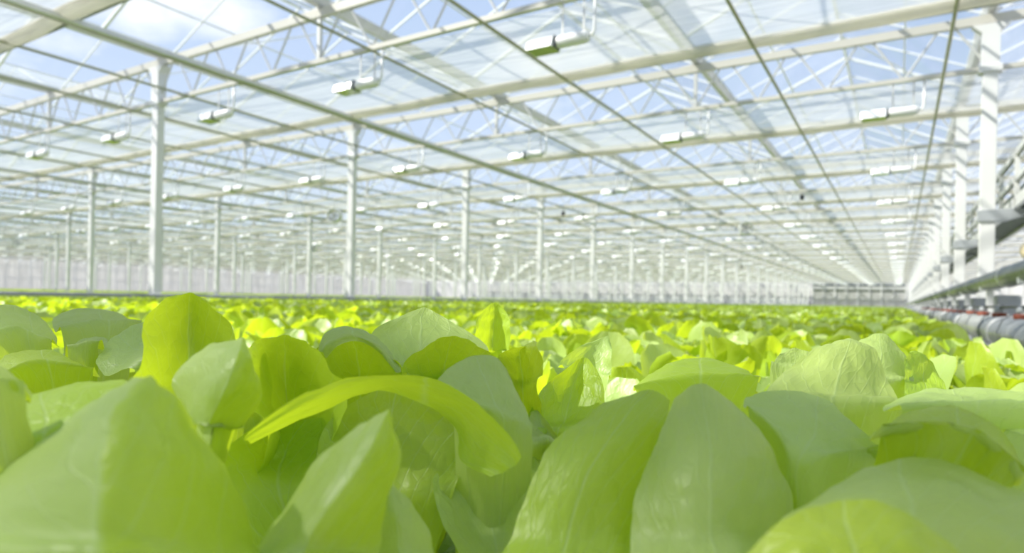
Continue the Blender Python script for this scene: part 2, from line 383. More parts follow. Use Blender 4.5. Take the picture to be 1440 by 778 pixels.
# ================================================================== LENGTHWISE PIPES under the screens
offs = [(-.6, .024), (-2.85, .024), (-5.67, .024), (-7.58, .022), (-10.37, .05), (-12.0, .022)]
n = 0
for k in range(-1, 7):
    for (ofx, r) in offs:
        x = 1.1 - BAY * k + ofx
        if x > 6: continue
        n += 1
        if r > .04:
            t = empty('support_rail', (x, 0, 3.47))
            MB().tube([(-.03, Y0, -.01), (-.03, Y1, -.01)], .028, 6).build('pipe', M_CABLE, t, smooth=True)
            MB().box(.0, .09, Y0, Y1, -.02, .04).build('channel', M_GUTTER, t)
            tag(t, 'thick grey rail and pipe running lengthwise under the screens, %s in from the right' % ORD[k + 1].replace('nearest', 'first'), 'rail', 'lengthwise rails')
        else:
            p = MB()
            pts = [(x, Y0 + (Y1 - Y0) * i / 50, 3.49 - (.012 if i % 2 else 0)) for i in range(51)]
            p.tube(pts, r, 6)
            o = p.build('support_cable', M_CABLE, smooth=True)
            tag(o, 'thin support pipe with painted olive reflection running lengthwise under the screens, %s counting from the right' % ORD[n - 1].replace('nearest', 'first'), 'support pipe', 'lengthwise support pipes')

# ================================================================== LAMPS
def mk_lamp():
    c = empty('grow_lamp')
    # reflector: open-bottomed trapezoid hood, its back and top polished
    m = MB(); v = []
    for x in (-.42, -.07):
        for (yy, zz) in ((-.13, -.07), (-.10, .03), (-.045, .075), (.045, .075), (.10, .03), (.13, -.07)): v.append((x, yy, zz))
    m.add(v, [(i, i + 1, 7 + i, 6 + i) for i in range(5)] + [(0, 1, 2, 3, 4, 5), (6, 7, 8, 9, 10, 11)])
    o = m.build('reflector', M_LAMPTOP, c, bevel=.006); reg(o)
    md = o.modifiers.new('sol', 'SOLIDIFY'); md.thickness = .006
    reg(MB().box(-.41, -.08, -.12, .12, -.072, -.060).build('cover_glass', M_LAMPU, c))
    reg(MB().box(-.075, -.045, -.075, .075, -.07, .07).build('socket', M_DARK, c, bevel=.006))
    reg(MB().lathe([(.0, -.045), (.066, -.045), (.074, -.02), (.074, .32), (.06, .36), (.03, .38), (.0, .38)], 16, (0, 0, 0), 'x').build('ballast', M_BALLAST, c, True))
    reg(MB().tube([(.37, 0, 0), (.41, 0, .01), (.435, 0, .05), (.44, 0, .12), (.44, 0, .5)], .018, 8).build('conduit', M_BALLAST, c, True))
    for x in (.02, .30): reg(MB().box(x - .012, x + .012, -.004, .004, .06, .5).build('hanger_strap', M_WEB, c))
    return c
lp = mk_lamp()
pos = []
for j, y in enumerate(TY):
    for i in range(-1, 28):
        x = -.15 - 3.37 * i + .04 * math.sin(j * 7 + i * 3)
        if x < XL + 1 or not vis(x, y): continue
        pos.append((math.hypot(x, y), i, j, x, y))
pos.sort()
for n, (dd, i, j, x, y) in enumerate(pos[:300]):
    o = lp if n == 0 else copy_tree(lp, None, n < 110)
    if n >= 110:      # too small for parts: a single mesh built below
        bpy.data.objects.remove(o); continue
    o.location = (x, y, 3.1)
    tag(o, 'white hanging grow lamp under the %s roof truss, %s in its line from the right' % (ORD[j - 3], ORD[i + 1].replace('nearest', 'first')), 'grow lamp', 'hanging grow lamps')
def lamp_mesh(m, x, y, z):
    m.box(x - .42, x - .07, y - .11, y + .11, z - .07, z + .07); m.tube([(x - .045, y, z), (x + .36, y, z)], .07, 8); m.tube([(x + .42, y, z), (x + .44, y, z + .5)], .018, 4)
m = MB(); lamp_mesh(m, 0, 0, 0); fl = m.build('grow_lamp', M_LAMPTOP); 
for n, (dd, i, j, x, y) in enumerate(pos[110:300]):
    o = fl if n == 0 else fl.copy()
    if n: COL.objects.link(o)
    o.location = (x, y, 3.1)
    tag(o, 'small distant grow lamp under the %s roof truss, %s in its line from the right' % (ORD[j - 3], ORD[i + 1].replace('nearest', 'first')), 'grow lamp', 'hanging grow lamps')
if len(pos) > 300:
    m = MB()
    for (dd, i, j, x, y) in pos[300:]: lamp_mesh(m, x, y, 3.1)
    tag(m.build('grow_lamp', M_LAMPTOP), 'faint dots of the farthest grow lamps', 'grow lamp', kind='stuff')

# ================================================================== FANS
def under_truss(px, py, d):
    q = at(px, py, 1); ty = min(TY, key=lambda t: abs(t - q.y * d)); return at(px, py, ty / q.y)
def fan(px, py, d, lab, rz=0):
    p = under_truss(px, py, d); c = empty('circulation_fan', p, rz)
    MB().lathe([(.24, -.12), (.27, -.13), (.285, 0), (.27, .13), (.24, .12), (.235, 0), (.24, -.12)], 28, axis='y').build('housing', M_BALLAST, c, True)
    MB().lathe([(.0, -.09), (.05, -.08), (.06, 0), (.05, .1), (0, .11)], 16, axis='y').build('motor', M_GREY, c, True)
    for k in range(5):
        a = 2 * math.pi * k / 5; m = MB(); v = []
        for (r, wd) in ((.05, .03), (.13, .06), (.22, .07)):
            for s in (-1, 1):
                b = a + s * wd / r * .5
                v.append((r * math.cos(b), s * .02, r * math.sin(b)))
        m.add(v, [(0, 1, 3, 2), (2, 3, 5, 4)]); o = m.build('blade', M_GREY, c); md = o.modifiers.new('s', 'SOLIDIFY'); md.thickness = .004
    m = MB()
    for r in (.08, .14, .2): m.lathe([(r - .003, -.135), (r + .003, -.135), (r + .003, -.129), (r - .003, -.129), (r - .003, -.135)], 24, axis='y')
    for k in range(4):
        a = math.pi * k / 4; m.tube([(-.25 * math.cos(a), -.132, -.25 * math.sin(a)), (.25 * math.cos(a), -.132, .25 * math.sin(a))], .004, 4)
    m.build('guard', M_WEB, c)
    MB().tube([(0, 0, .28), (0, 0, ZLO - .03 - p.z)], .02, 6).build('hanger', M_WHITE, c)
    tag(c, lab, 'fan', 'circulation fans')
fan(470, 303, 24, 'round grey circulation fan hanging beside a column left of centre', R(20))
fan(1049, 321, 26, 'white ring circulation fan hanging right of centre under the screens', R(20))
fan(24, 341, 40, 'small grey circulation fan hanging near the left edge of the hall', R(60))
fan(440, 349, 44, 'small far circulation fan hanging between two distant columns', R(30))
for (px, py, d, lab) in ((1128, 276, 20, 'small dark sensor box hanging under the screens on the right'), (792, 299, 26, 'tiny dark sensor box hanging near the centre of the hall'), (1043, 375, 42, 'dark sensor box hanging low among the far columns')):
    p = under_truss(px, py, d); c = empty('climate_sensor', p)
    MB().box(-.06, .06, -.05, .05, -.12, .04).build('housing', M_BLACK, c, bevel=.01)
    MB().tube([(0, 0, .04), (0, 0, ZLO - .03 - p.z)], .008, 5).build('cord', M_DARK, c)
    tag(c, lab, 'sensor', 'climate sensors')

# ================================================================== FAR RACKS / LOUVRES
c = empty('louvred_partition', (0, Y1 - 1.2, 0))
tag(c, 'grey slatted partition closing the far end of the walkway bay', 'partition')
a0, a1 = ROWX[2] + .3, ROWX[1] - .3
MB().box(a0, a1, .25, .35, -1.1, 3.9).build('backing', M_TAN, c)
for z in [-.6, -.2, .2, .6, 1.0, 1.4, 1.8]: MB().box(a0, a1, .1, .25, z, z + .24).build('slat', M_GUTTER, c)
MB().box(a0, a1, .05, .24, 2.12, 2.42).build('dark_gap', M_DECK, c)
MB().box(a0, a1, .05, .24, 2.48, 2.95).build('pale_board', M_GUTTER, c)
MB().box(a0, a1, 0, .2, 3.0, 3.18).build('header', M_DARK, c)
MB().box(a0, a1, .02, .2, 3.2, 3.75).build('upper_panel', M_GREY, c)
for i in range(9):
    x = a0 + (a1 - a0) * i / 8; MB().box(x - .08, x + .08, -.05, .24, -1.1, 3.7).build('post', M_GUTTER if i % 2 else M_WHITE, c)
for k in range(2, 7):      # the same bay end continues to the left, paler
    c = empty('end_rack', (0, Y1 - 1.2, 0)); a0, a1 = ROWX[k + 1] + .3, ROWX[k] - .3
    tag(c, 'pale horizontal-barred rack along the far wall, %s bay left of the slatted partition' % ORD[k - 2].replace('nearest', 'first'), 'rack', 'far wall racks')
    MB().box(a0, a1, .3, .35, -1.1, .9).build('panel', M_BALLAST, c)
    for z in (1.2, 1.9, 2.6): MB().box(a0, a1, .1, .3, z, z + .22).build('bar', M_GUTTER, c)
    for i in range(6):
        x = a0 + (a1 - a0) * i / 5; MB().box(x - .05, x + .05, 0, .3, -1.1, 3.2).build('post', M_WHITE, c)

# ================================================================== RIGHT SIDE: pipes, walkway
XP = .98
def longpipe(name, x, z, r, lab, cat, y0=2.0, y1=Y1 - 2):
    t = empty(name, (x, 0, z))
    MB().tube([(0, y0, 0), (0, y1, 0)], r, 24).build('pipe', M_PIPE, t, smooth=True)
    y = y0 + 1.2; i = 0
    while y < 60:
        MB().tube([(0, y - .03, 0), (0, y + .03, 0)], r + .008, 24).build('coupling', M_GUTTER, t, smooth=True); y += 3.0 if i < 8 else 6; i += 1
    return tag(t, lab, cat)
longpipe('drain_pipe', .78, .27, .085, 'large shiny grey pipe raised above the bed edge on the right', 'pipe', 2.5)
longpipe('supply_gutter', .64, -.172, .108, 'wide grey pipe lying low along the right edge of the lettuce bed', 'pipe', 1.4)
# red caps along the low pipe
def mk_cap():
    c = empty('drip_cap')
    reg(MB().lathe([(0, 0), (.042, 0), (.047, .005), (.047, .030), (.042, .036), (0, .036)], 22).build('rim', M_RED, c, True))
    reg(MB().lathe([(0, .04), (.03, .04), (.034, .055), (.026, .075), (.012, .082), (0, .082)], 16).build('nozzle', M_GREY, c, True))
    reg(MB().tube([(.0, 0, .075), (.03, .05, .085), (.03, .3, .078), (.02, .7, .082), (0, 1.08, .075)], .011, 6).build('black_hose', M_BLACK, c, True))
    reg(MB().tube([(-.05, .0, .03), (-.095, .02, .0), (-.125, .03, -.08), (-.11, .04, -.17)], .0035, 6).build('wire_hoop', M_DARK, c, True))
    return c
cp = mk_cap()
for i in range(34):
    o = cp if i == 0 else copy_tree(cp, None, i < 20)
    if i >= 20: bpy.data.objects.remove(o); continue
    o.location = (.655, 3.95 + 1.08 * i, -.068)
    tag(o, 'terracotta-red round cap with black hose on the low grey pipe, %s along' % ORD[i], 'cap', 'red caps on the low pipe')
# stands carrying the raised pipe
def mk_stand():
    c = empty('pipe_stand')
    reg(MB().box(-.03, .03, -.03, .03, ZF, .18).build('post', M_WHITE, c, bevel=.004))
    reg(MB().box(.06, .26, -.02, .5, -.06, .14).build('tank', M_GREY, c, bevel=.01))
    reg(MB().prism([(-.09, .26), (-.09, .18), (.09, .18), (.09, .26), (.07, .26), (.05, .21), (-.05, .21), (-.07, .26)], -.03, .03).build('saddle', M_LAMPTOP, c))
    return c
sp_ = mk_stand()
for i in range(16):
    o = sp_ if i == 0 else copy_tree(sp_)
    o.location = (.80, 5.7 + 2.525 * i, 0)
    tag(o, 'white post with grey tank under the raised pipe, %s along' % ORD[i], 'stand', 'stands under the raised pipe')
# trusty walkway behind the right columns
wk = empty('upper_walkway', (0, 0, 0)); tag(wk, 'raised walkway with white guard rails behind the right-hand columns', 'walkway')
xw = 1.42; y0w, y1w = 4.5, 70
MB().box(xw, xw + .45, y0w, y1w, 1.50, 1.56).build('deck', M_DECK, wk)
MB().box(xw - .03, xw + .03, y0w, y1w, 1.46, 1.62).build('edge_beam', M_GUTTER, wk)
MB().box(xw + .42, xw + .48, y0w, y1w, 1.44, 1.60).build('edge_beam', M_GUTTER, wk)
for z in (1.84, 2.22): MB().box(xw - .03, xw + .03, y0w, y1w, z, z + .08).build('guard_rail', M_GUTTER, wk)
y = y0w + .4
while y < 60:
    MB().box(xw - .03, xw + .03, y - .03, y + .03, 1.5, 2.3).build('rail_post', M_WHITE, wk); y += 1.68
MB().box(xw + .36, xw + .42, y0w, y1w, 1.62, 2.15).build('far_panel', M_DECK, wk)
for j, y in enumerate(TY):
    if y < 4 or y > 75: continue
    MB().prism([(1.1 - .12, 1.30), (1.1 - .12, 1.46), (xw + .35, 1.49), (xw + .35, 1.45), (1.1 + .22, 1.30)], y - .1, y + .1).build('bracket', M_GREY, wk)
# beige float cap seen over the raised pipe
c = empty('beige_float', (1.18, 8.6, .62)); tag(c, 'beige rounded float at the right edge above the raised pipe', 'float')
MB().lathe([(0, -.09), (.07, -.08), (.1, -.02), (.1, .03), (.075, .075), (.03, .095), (0, .097)], 20).build('shell', M_BEIGE, c, True)
MB().tube([(0, 0, -.09), (0, 0, ZF - .62)], .015, 6).build('stem', M_GREY, c)

# ================================================================== BEDS
XE = .44
beds = [(ROWX[2] + .95, XE)] + [(ROWX[k + 1] + .55, ROWX[k] - .55) for k in range(2, 7)]
for i, (a, b) in enumerate(beds):
    c = empty('growing_bed', ((a + b) / 2, 0, ZB)); h = (b - a) / 2
    MB().box(-h, h, -2, Y1 - 3, -.05, 0).build('raft', M_RAFT, c)
    MB().box(h, h + .03, -2, Y1 - 3, -.12, .02).build('rim', M_GUTTER, c); MB().box(-h - .03, -h, -2, Y1 - 3, -.12, .02).build('rim', M_GUTTER, c)
    MB().box(-h, h, -2, Y1 - 3, ZF - ZB, -.05).build('base', M_RAFT, c)
    tag(c, 'long pale raft bed full of lettuce, %s from the right-hand pipes' % ORD[i], 'growing bed', 'growing beds')
# low rail along the left rim of the first bed
rl = empty('low_rail', (ROWX[2] + .72, 0, 0)); tag(rl, 'low grey rail on short legs running along the left side of the bed', 'rail')
MB().tube([(0, 1, -.085), (0, Y1 - 3, -.085)], .035, 10).build('rail_tube', M_GREY, rl, smooth=True)
y = 3.5
while y < 60:
    for q in (0, .35): MB().box(-.03, .03, y + q - .03, y + q + .03, ZF, -.085).build('leg', M_GUTTER, rl)
    y += 2.5 if y < 20 else 5

# ================================================================== LETTUCES
def grid_mesh(name, P, UVf, m, parent=None):
    nu, nv = len(P), len(P[0])
    me = bpy.data.meshes.new(name)
    me.from_pydata([tuple(p) for row in P for p in row], [], [(i * nv + j, i * nv + j + 1, (i + 1) * nv + j + 1, (i + 1) * nv + j) for i in range(nu - 1) for j in range(nv - 1)])
    uvl = me.uv_layers.new(name='uv'); uvs = [UVf[i][j] for i in range(nu) for j in range(nv)]
    for lp_ in me.loops: uvl.data[lp_.index].uv = uvs[lp_.vertex_index]
    for p in me.polygons: p.use_smooth = True
    me.materials.append(m)
    o = bpy.data.objects.new(name, me); COL.objects.link(o)
    if parent: o.parent = parent
    return o
def leaf_grid(Ln, W, ph0, ph1, cup, fold, ruf, seed, az, r0=.012, z0=0.0, nu=13, nv=11, twist=0, side=0, ring_=0):
    """one lettuce leaf: a stalk that opens into a round, cupped, ruffled blade"""
    rr = random.Random(seed); fz = rr.uniform(0, 6); fz2 = rr.uniform(0, 6)
    ca, sa = math.cos(az), math.sin(az); P = []; U = []
    r, z = r0, z0; NS = nu - 1
    for i in range(nu):
        u = i / NS
        ph = ph0 + (ph1 - ph0) * (u ** 1.5)
        if i: r += math.sin(ph) * Ln / NS; z += math.cos(ph) * Ln / NS
        q = 1 - ((u - .58) / .44) ** 2
        wd = W * math.sqrt(max(q, 0)) if u > .16 else 0
        wd = max(wd, .010 + .02 * (1 - u) * (u < .6)) if u < .97 else wd
        wd = max(wd, .002)
        row = []; ur = []
        nrx, nrz = -math.cos(ph), math.sin(ph)
        for j in range(nv):
            v = -1 + 2 * j / (nv - 1)
            k = wd / W
            off = cup * v * v * wd * k + fold * abs(v) * wd + ruf * math.sin(u * 9 + fz + (1.7 if v > 0 else 0)) * v * v * k + .006 * noise.noise((u * 4 + seed, v * 2.5, fz)) * 2 * min(1, u * 3)
            lat = v * wd * (1 - .25 * abs(cup) * v * v) + side * u * u
            x = r + nrx * off; zz = z + nrz * off
            if twist: x += twist * v * u * .02
            row.append(Vector((x * ca - lat * sa, x * sa + lat * ca, max(zz, .004 + .003 * ring_)))); ur.append((u, .5 + .5 * v * k))
        P.append(row); U.append(ur)
    return P, U
def head_spec(seed, size=1.0, n=(6, 6, 7)):
    rr = random.Random(seed); S = []
    ga = rr.uniform(0, 6)
    for ring, cnt in enumerate(n):
        for i in range(cnt):
            az = ga + ring * .5 + 2 * math.pi * i / cnt + rr.uniform(-.25, .25)
            if ring == 0:   Ln, W, a, b, cup, fold = rr.uniform(.12, .155), rr.uniform(.042, .055), rr.uniform(.0, .25), rr.uniform(-.9, .3), rr.uniform(.3, .7), rr.uniform(0, .3)
            elif ring == 1: Ln, W, a, b, cup, fold = rr.uniform(.16, .205), rr.uniform(.058, .075), rr.uniform(.15, .45), rr.uniform(.0, 1.3), rr.uniform(-.35, .55), rr.uniform(-.3, .3)
            else:           Ln, W, a, b, cup, fold = rr.uniform(.15, .20), rr.uniform(.06, .078), rr.uniform(.75, 1.1), rr.uniform(1.3, 2.5), rr.uniform(-.5, .2), rr.uniform(-.35, .1)
            S.append((Ln * size, W * size, a, b, cup, fold, rr.uniform(.003, .012), rr.randint(0, 9999), az, ring, rr.uniform(-.02, .02)))
    return S
def build_head(seed, parent=None, size=1.0, nu=13, nv=11, n=(6, 6, 7), label=True):
    for (Ln, W, a, b, cup, fold, ruf, sd, az, ring, side) in head_spec(seed, size, n):
        P, U = leaf_grid(Ln, W, a, b, cup, fold, ruf, sd, az, r0=.008 + .006 * ring, z0=0.001, nu=nu, nv=nv, side=side)
        o = grid_mesh('leaf', P, U, M_HEART if ring == 0 else M_LEAF, parent)
        if parent is not None: reg(o)
def head_single(seed, nu=7, nv=5, n=(4, 5, 6), size=1.0):
    v = []; f = []; uv = []; mi = []
    for (Ln, W, a, b, cup, fold, ruf, sd, az, ring, side) in head_spec(seed, size, n):
        P, U = leaf_grid(Ln, W, a, b, cup, fold, ruf, sd, az, r0=.008, nu=nu, nv=nv, side=side); k = len(v)
        v += [tuple(p) for r_ in P for p in r_]; uv += [q for r_ in U for q in r_]
        fs = [(k + i * nv + j, k + i * nv + j + 1, k + (i + 1) * nv + j + 1, k + (i + 1) * nv + j) for i in range(nu - 1) for j in range(nv - 1)]
        f += fs; mi += [1 if ring == 0 else 0] * len(fs)
    me = bpy.data.meshes.new('lettuce'); me.from_pydata(v, [], f); u_ = me.uv_layers.new(name='uv')
    for l_ in me.loops: u_.data[l_.index].uv = uv[l_.vertex_index]
    me.materials.append(M_LEAF); me.materials.append(M_HEART)
    for p, i in zip(me.polygons, mi): p.use_smooth = True; p.material_index = i
    return me

# ---- the big leaves right in front of the eye, each a patch through real points (pixel, pixel, distance)
def cr1(a, b, c, d, t):
    return .5 * ((2 * b) + (c - a) * t + (2 * a - 5 * b + 4 * c - d) * t * t + (3 * b - a - 3 * c + d) * t ** 3)
def crow(pts, t):
    n = len(pts) - 1; x = min(max(t, 0), 1) * n; i = min(int(x), n - 1); f = x - i
    g = lambda k: pts[k] if 0 <= k <= n else (pts[0] * 2 - pts[1] if k < 0 else pts[n] * 2 - pts[n - 1])
    return cr1(g(i - 1), g(i), g(i + 1), g(i + 2), f)
HC = [0]
def lit_wing_mesh(Q, U, parent):
    '''leaf ridged at its midrib: left wing coloured as sunlit, right as backlit'''
    m = len(Q[0]) // 2; v = []; f = []; uv = []
    for (a, b, fl) in ((0, m, True), (m, len(Q[0]) - 1, False)):
        k = len(v); n = b - a + 1
        for r_, ur in zip(Q, U): v += [tuple(p) for p in r_[a:b + 1]]; uv += ur[a:b + 1]
        for i in range(len(Q) - 1):
            for j in range(n - 1):
                q = (k + i * n + j, k + i * n + j + 1, k + (i + 1) * n + j + 1, k + (i + 1) * n + j)
                f.append(q[::-1] if fl else q)  # reversed wing takes the pale colour, painting in the sunlit side
    me = bpy.data.meshes.new('leaf'); me.from_pydata(v, [], f); u_ = me.uv_layers.new(name='uv')
    for l_ in me.loops: u_.data[l_.index].uv = uv[l_.vertex_index]
    for p in me.polygons: p.use_smooth = True
    me.materials.append(M_LEAF); o = bpy.data.objects.new('leaf', me); COL.objects.link(o); o.parent = parent
    return o
def hero(parent, rows, side=False, base=True, rnd=.5, ruf=.0016, m=None, nu=34, nv=27, flip=False, fold=False):
    G = [[at(*p) for p in r_] for r_ in rows]
    if side: G = [[G[r_][c] for r_ in range(len(G))] for c in range(len(G[0]))][::-1]   # now runs bottom -> top
    b0 = parent.location
    if base:
        k = len(G[0]); mid = G[0][k // 2]; dirv = (G[0][-1] - G[0][0]).normalized()
        if (mid - b0).length > .03:
            G = [[b0 + Vector((0, 0, .004)) + dirv * (.024 * (2 * j / (k - 1) - 1)) for j in range(k)]] + G
    HC[0] += 1; sd = HC[0] * 3.7; P = []; U = []
    for i in range(nu):
        row = []; ur = []
        for j in range(nv):
            s = 2 * i / (nu - 1) - 1; t = 2 * j / (nv - 1) - 1
            k = rnd if s > 0 else rnd * .2
            s2 = s * ((1 - k) + k * math.sqrt(1 - t * t / 2)); t2 = t * ((1 - k) + k * math.sqrt(1 - s * s / 2))
            s2, t2 = (s2 + 1) / 2, (t2 + 1) / 2
            row.append(crow([crow(g, t2) for g in G], s2)); ur.append((s2, t2))
        P.append(row); U.append(ur)
    # small swellings between the veins and a wavy margin
    Q = [[p.copy() for p in r_] for r_ in P]
    for i in range(nu):
        for j in range(nv):
            a = P[min(i + 1, nu - 1)][j] - P[max(i - 1, 0)][j]; b = P[i][min(j + 1, nv - 1)] - P[i][max(j - 1, 0)]
            n = a.cross(b)
            if n.length < 1e-9: continue
            n.normalize(); p = P[i][j]; e = abs(2 * U[i][j][1] - 1) ** 3
            Q[i][j] = p + n * (.0026 * noise.noise(p * 42 + Vector((sd, 0, 0))) + .0014 * noise.noise(p * 110) + ruf * e * math.sin(i * .45 + sd))
    Q = [[Vector((p.x, p.y, max(p.z, ZB + .004))) - b0 for p in r_] for r_ in Q]
    if fold:
        return lit_wing_mesh(Q, U, parent)
    if flip: Q = [r_[::-1] for r_ in Q]; U = [r_[::-1] for r_ in U]
    return grid_mesh('leaf', Q, U, m or M_LEAF, parent)
def plant(px, d, label, seed=None, size=.8, n=(5, 5, 5)):
    p = at(px, CY, d); c = empty('lettuce', (p.x, p.y, ZB)); tag(c, label, 'lettuce', 'lettuces in the foreground')
    if seed is not None: build_head(seed, c, size, n=n)
    return c
HP = []
def hp(*a, **k): c = plant(*a, **k); HP.append(c); return c

A = hp(150, .34, 'huge blurred lettuce leaf fan in the bottom left corner, yellow-green face lit through', 11, .62)
H = lambda *r_, **k: hero(*r_, **k)
H(A, [[(-150, 860, .30), (130, 860, .23), (420, 860, .32)], [(-150, 740, .34), (138, 745, .235), (358, 760, .33)], [(-60, 690, .36), (142, 640, .25), (312, 650, .34)], [(75, 604, .375), (158, 575, .275), (262, 572, .34)], [(162, 548, .36), (204, 526, .325), (228, 535, .325)]], fold=True)
H(A, [[(-90, 600, .40), (-90, 650, .35), (-90, 740, .33)], [(10, 566, .42), (15, 610, .37), (20, 700, .34)], [(100, 538, .43), (110, 570, .385), (110, 660, .35)], [(190, 530, .42), (200, 545, .41), (200, 600, .38)]], side=True)
H(A, [[(-120, 480, .36), (-120, 540, .33), (-100, 620, .32)], [(-20, 505, .37), (-10, 545, .335), (0, 600, .33)], [(45, 545, .37), (45, 565, .35), (40, 590, .345)]], side=True, flip=True)
B = hp(520, .50, 'large lettuce at the lower centre-left under one broad arching leaf', 12, .78)
H(A, [[(270, 650, .42), (290, 645, .38), (318, 640, .42)], [(258, 590, .41), (292, 600, .375), (345, 604, .42)], [(247, 535, .42), (318, 545, .375), (366, 552, .42)], [(268, 497, .43), (335, 500, .385), (362, 512, .42)], [(312, 480, .43), (340, 474, .41), (350, 482, .42)]], fold=True)
H(B, [[(330, 860, .33), (420, 850, .29), (530, 850, .33)], [(372, 765, .34), (430, 765, .30), (535, 760, .34)], [(415, 690, .35), (478, 690, .31), (552, 690, .34)], [(470, 625, .36), (522, 628, .325), (563, 625, .355)], [(520, 586, .36), (545, 574, .345), (558, 583, .35)]], fold=True)
H(B, [[(335, 614, .44), (345, 618, .445), (350, 624, .455)], [(425, 554, .45), (440, 564, .455), (448, 582, .475)], [(515, 529, .46), (520, 537, .465), (525, 551, .49)], [(600, 531, .46), (598, 546, .47), (595, 566, .495)], [(668, 562, .455), (655, 580, .465), (640, 604, .49)], [(720, 616, .45), (690, 630, .46), (648, 648, .475)], [(737, 648, .445), (715, 660, .45), (690, 672, .455)]], side=True, base=False, rnd=.2, ruf=.001)
H(B, [[(450, 740, .49), (550, 750, .485), (630, 720, .49)], [(445, 665, .51), (550, 660, .505), (650, 652, .505)], [(450, 600, .525), (550, 595, .525), (648, 602, .515)], [(480, 560, .53), (560, 540, .53), (628, 570, .52)]], rnd=.7)
H(B, [[(290, 720, .5), (400, 720, .52), (500, 720, .5)], [(305, 640, .51), (400, 640, .56), (490, 620, .53)], [(345, 600, .52), (430, 590, .56), (500, 578, .53)]])
H(B, [[(500, 860, .4), (560, 850, .38), (620, 850, .4)], [(512, 765, .4), (560, 765, .385), (607, 765, .4)], [(522, 712, .4), (555, 712, .39), (592, 722, .4)], [(538, 682, .4), (549, 680, .4), (563, 686, .4)]], m=M_LEAF, flip=True)
Bb = hp(690, .50, 'lettuce low at the bottom centre with pale veined leaves spreading flat', 13, .78)
H(Bb, [[(650, 820, .45), (700, 820, .47), (790, 800, .46)], [(622, 735, .47), (690, 735, .49), (775, 720, .47)], [(606, 678, .49), (660, 672, .51), (760, 665, .49)], [(615, 662, .5), (650, 655, .52), (720, 650, .51)]], flip=True)
H(Bb, [[(760, 780, .47), (720, 720, .5), (700, 690, .52)], [(800, 740, .49), (770, 690, .52), (740, 650, .55)], [(790, 700, .52), (775, 665, .54), (760, 640, .56)]], base=False, flip=True)
H(Bb, [[(597, 528, .53), (625, 575, .5), (640, 610, .5)], [(645, 508, .545), (665, 560, .495), (690, 625, .485)], [(690, 499, .55), (718, 570, .5), (726, 645, .485)], [(714, 512, .55), (738, 580, .51), (748, 645, .49)]], side=True, flip=True)
C = hp(300, .66, 'lettuce left of centre with one tall upright leaf reaching up to the grey rail', 14, .9)
H(C, [[(190, 590, .52), (260, 610, .56), (345, 570, .56)], [(198, 512, .50), (265, 525, .57), (338, 505, .55)], [(203, 460, .51), (265, 465, .585), (325, 466, .55)], [(220, 426, .53), (266, 427, .585), (303, 434, .555)], [(243, 416, .56), (268, 412, .575), (288, 418, .57)]], rnd=.3)
H(C, [[(370, 640, .52), (410, 640, .60), (470, 620, .52)], [(350, 565, .50), (405, 575, .62), (482, 548, .5)], [(345, 505, .5), (400, 515, .62), (472, 522, .50)], [(358, 482, .52), (400, 482, .58), (447, 493, .51)], [(383, 474, .54), (402, 471, .56), (422, 474, .54)]])
D = hp(570, .70, 'lettuce at centre-left with a broad grey-green leaf peaked like a hill', 15, .9)
H(D, [[(455, 570, .60), (510, 580, .68), (565, 570, .6)], [(443, 508, .6), (505, 520, .69), (568, 526, .6)], [(448, 480, .6), (498, 486, .68), (545, 496, .6)], [(468, 464, .61), (495, 463, .65), (524, 467, .62)]])
H(D, [[(445, 500, .6), (452, 495, .59), (458, 505, .59)], [(460, 468, .61), (468, 476, .59), (476, 486, .59)], [(493, 461, .62), (497, 470, .6), (502, 480, .6)], [(530, 474, .62), (530, 485, .6), (532, 494, .6)], [(566, 522, .6), (562, 525, .59), (556, 524, .59)]], side=True, base=False, rnd=.2, ruf=.0005, flip=True)
H(D, [[(560, 545, .66), (585, 545, .66), (630, 545, .66)], [(538, 508, .68), (590, 505, .69), (675, 508, .67)], [(520, 475, .71), (592, 468, .72), (686, 488, .70)], [(548, 450, .73), (592, 448, .74), (646, 458, .73)], [(578, 435, .75), (597, 433, .755), (617, 437, .75)]], flip=True)
H(D, [[(575, 560, .58), (630, 575, .64), (705, 565, .58)], [(563, 526, .58), (625, 525, .65), (697, 515, .57)], [(583, 496, .59), (630, 494, .64), (686, 492, .58)], [(612, 476, .6), (638, 472, .62), (662, 477, .6)]])
Ee = hp(120, .82, 'sage-green lettuce at the left edge with broad smooth folded leaves', 16, 1.0)
H(Ee, [[(-30, 425, .75), (-20, 465, .7), (-10, 500, .68)], [(20, 430, .78), (25, 460, .72), (30, 492, .7)], [(62, 449, .77), (62, 475, .73), (57, 504, .71)], [(86, 482, .75), (84, 490, .74), (76, 503, .73)]], side=True, flip=True)
H(Ee, [[(60, 446, .9), (75, 465, .82), (90, 490, .8)], [(110, 433, .92), (120, 455, .85), (130, 478, .8)], [(165, 440, .92), (168, 458, .86), (172, 475, .82)], [(200, 458, .9), (200, 465, .87), (192, 475, .85)]], side=True, flip=True)
H(Ee, [[(125, 515, .66), (150, 530, .63), (190, 545, .62)], [(148, 485, .7), (178, 505, .66), (210, 520, .63)], [(183, 458, .74), (200, 480, .7), (222, 495, .67)], [(212, 445, .76), (220, 458, .74), (228, 470, .72)]], side=True, flip=True)
H(Ee, [[(-20, 510, .62), (0, 530, .58), (0, 560, .56)], [(30, 492, .66), (40, 512, .6), (50, 540, .58)], [(85, 498, .66), (90, 518, .62), (95, 540, .6)], [(143, 528, .64), (142, 532, .63), (130, 540, .62)]], side=True)
H(Ee, [[(85, 500, .74), (90, 505, .7), (95, 512, .68)], [(120, 474, .76), (122, 490, .71), (120, 508, .68)], [(158, 474, .76), (150, 490, .71), (138, 505, .69)]], side=True, flip=True)
Fp = hp(770, .80, 'yellow-green lettuce right of centre with one upright sunlit round leaf', 17, .95)
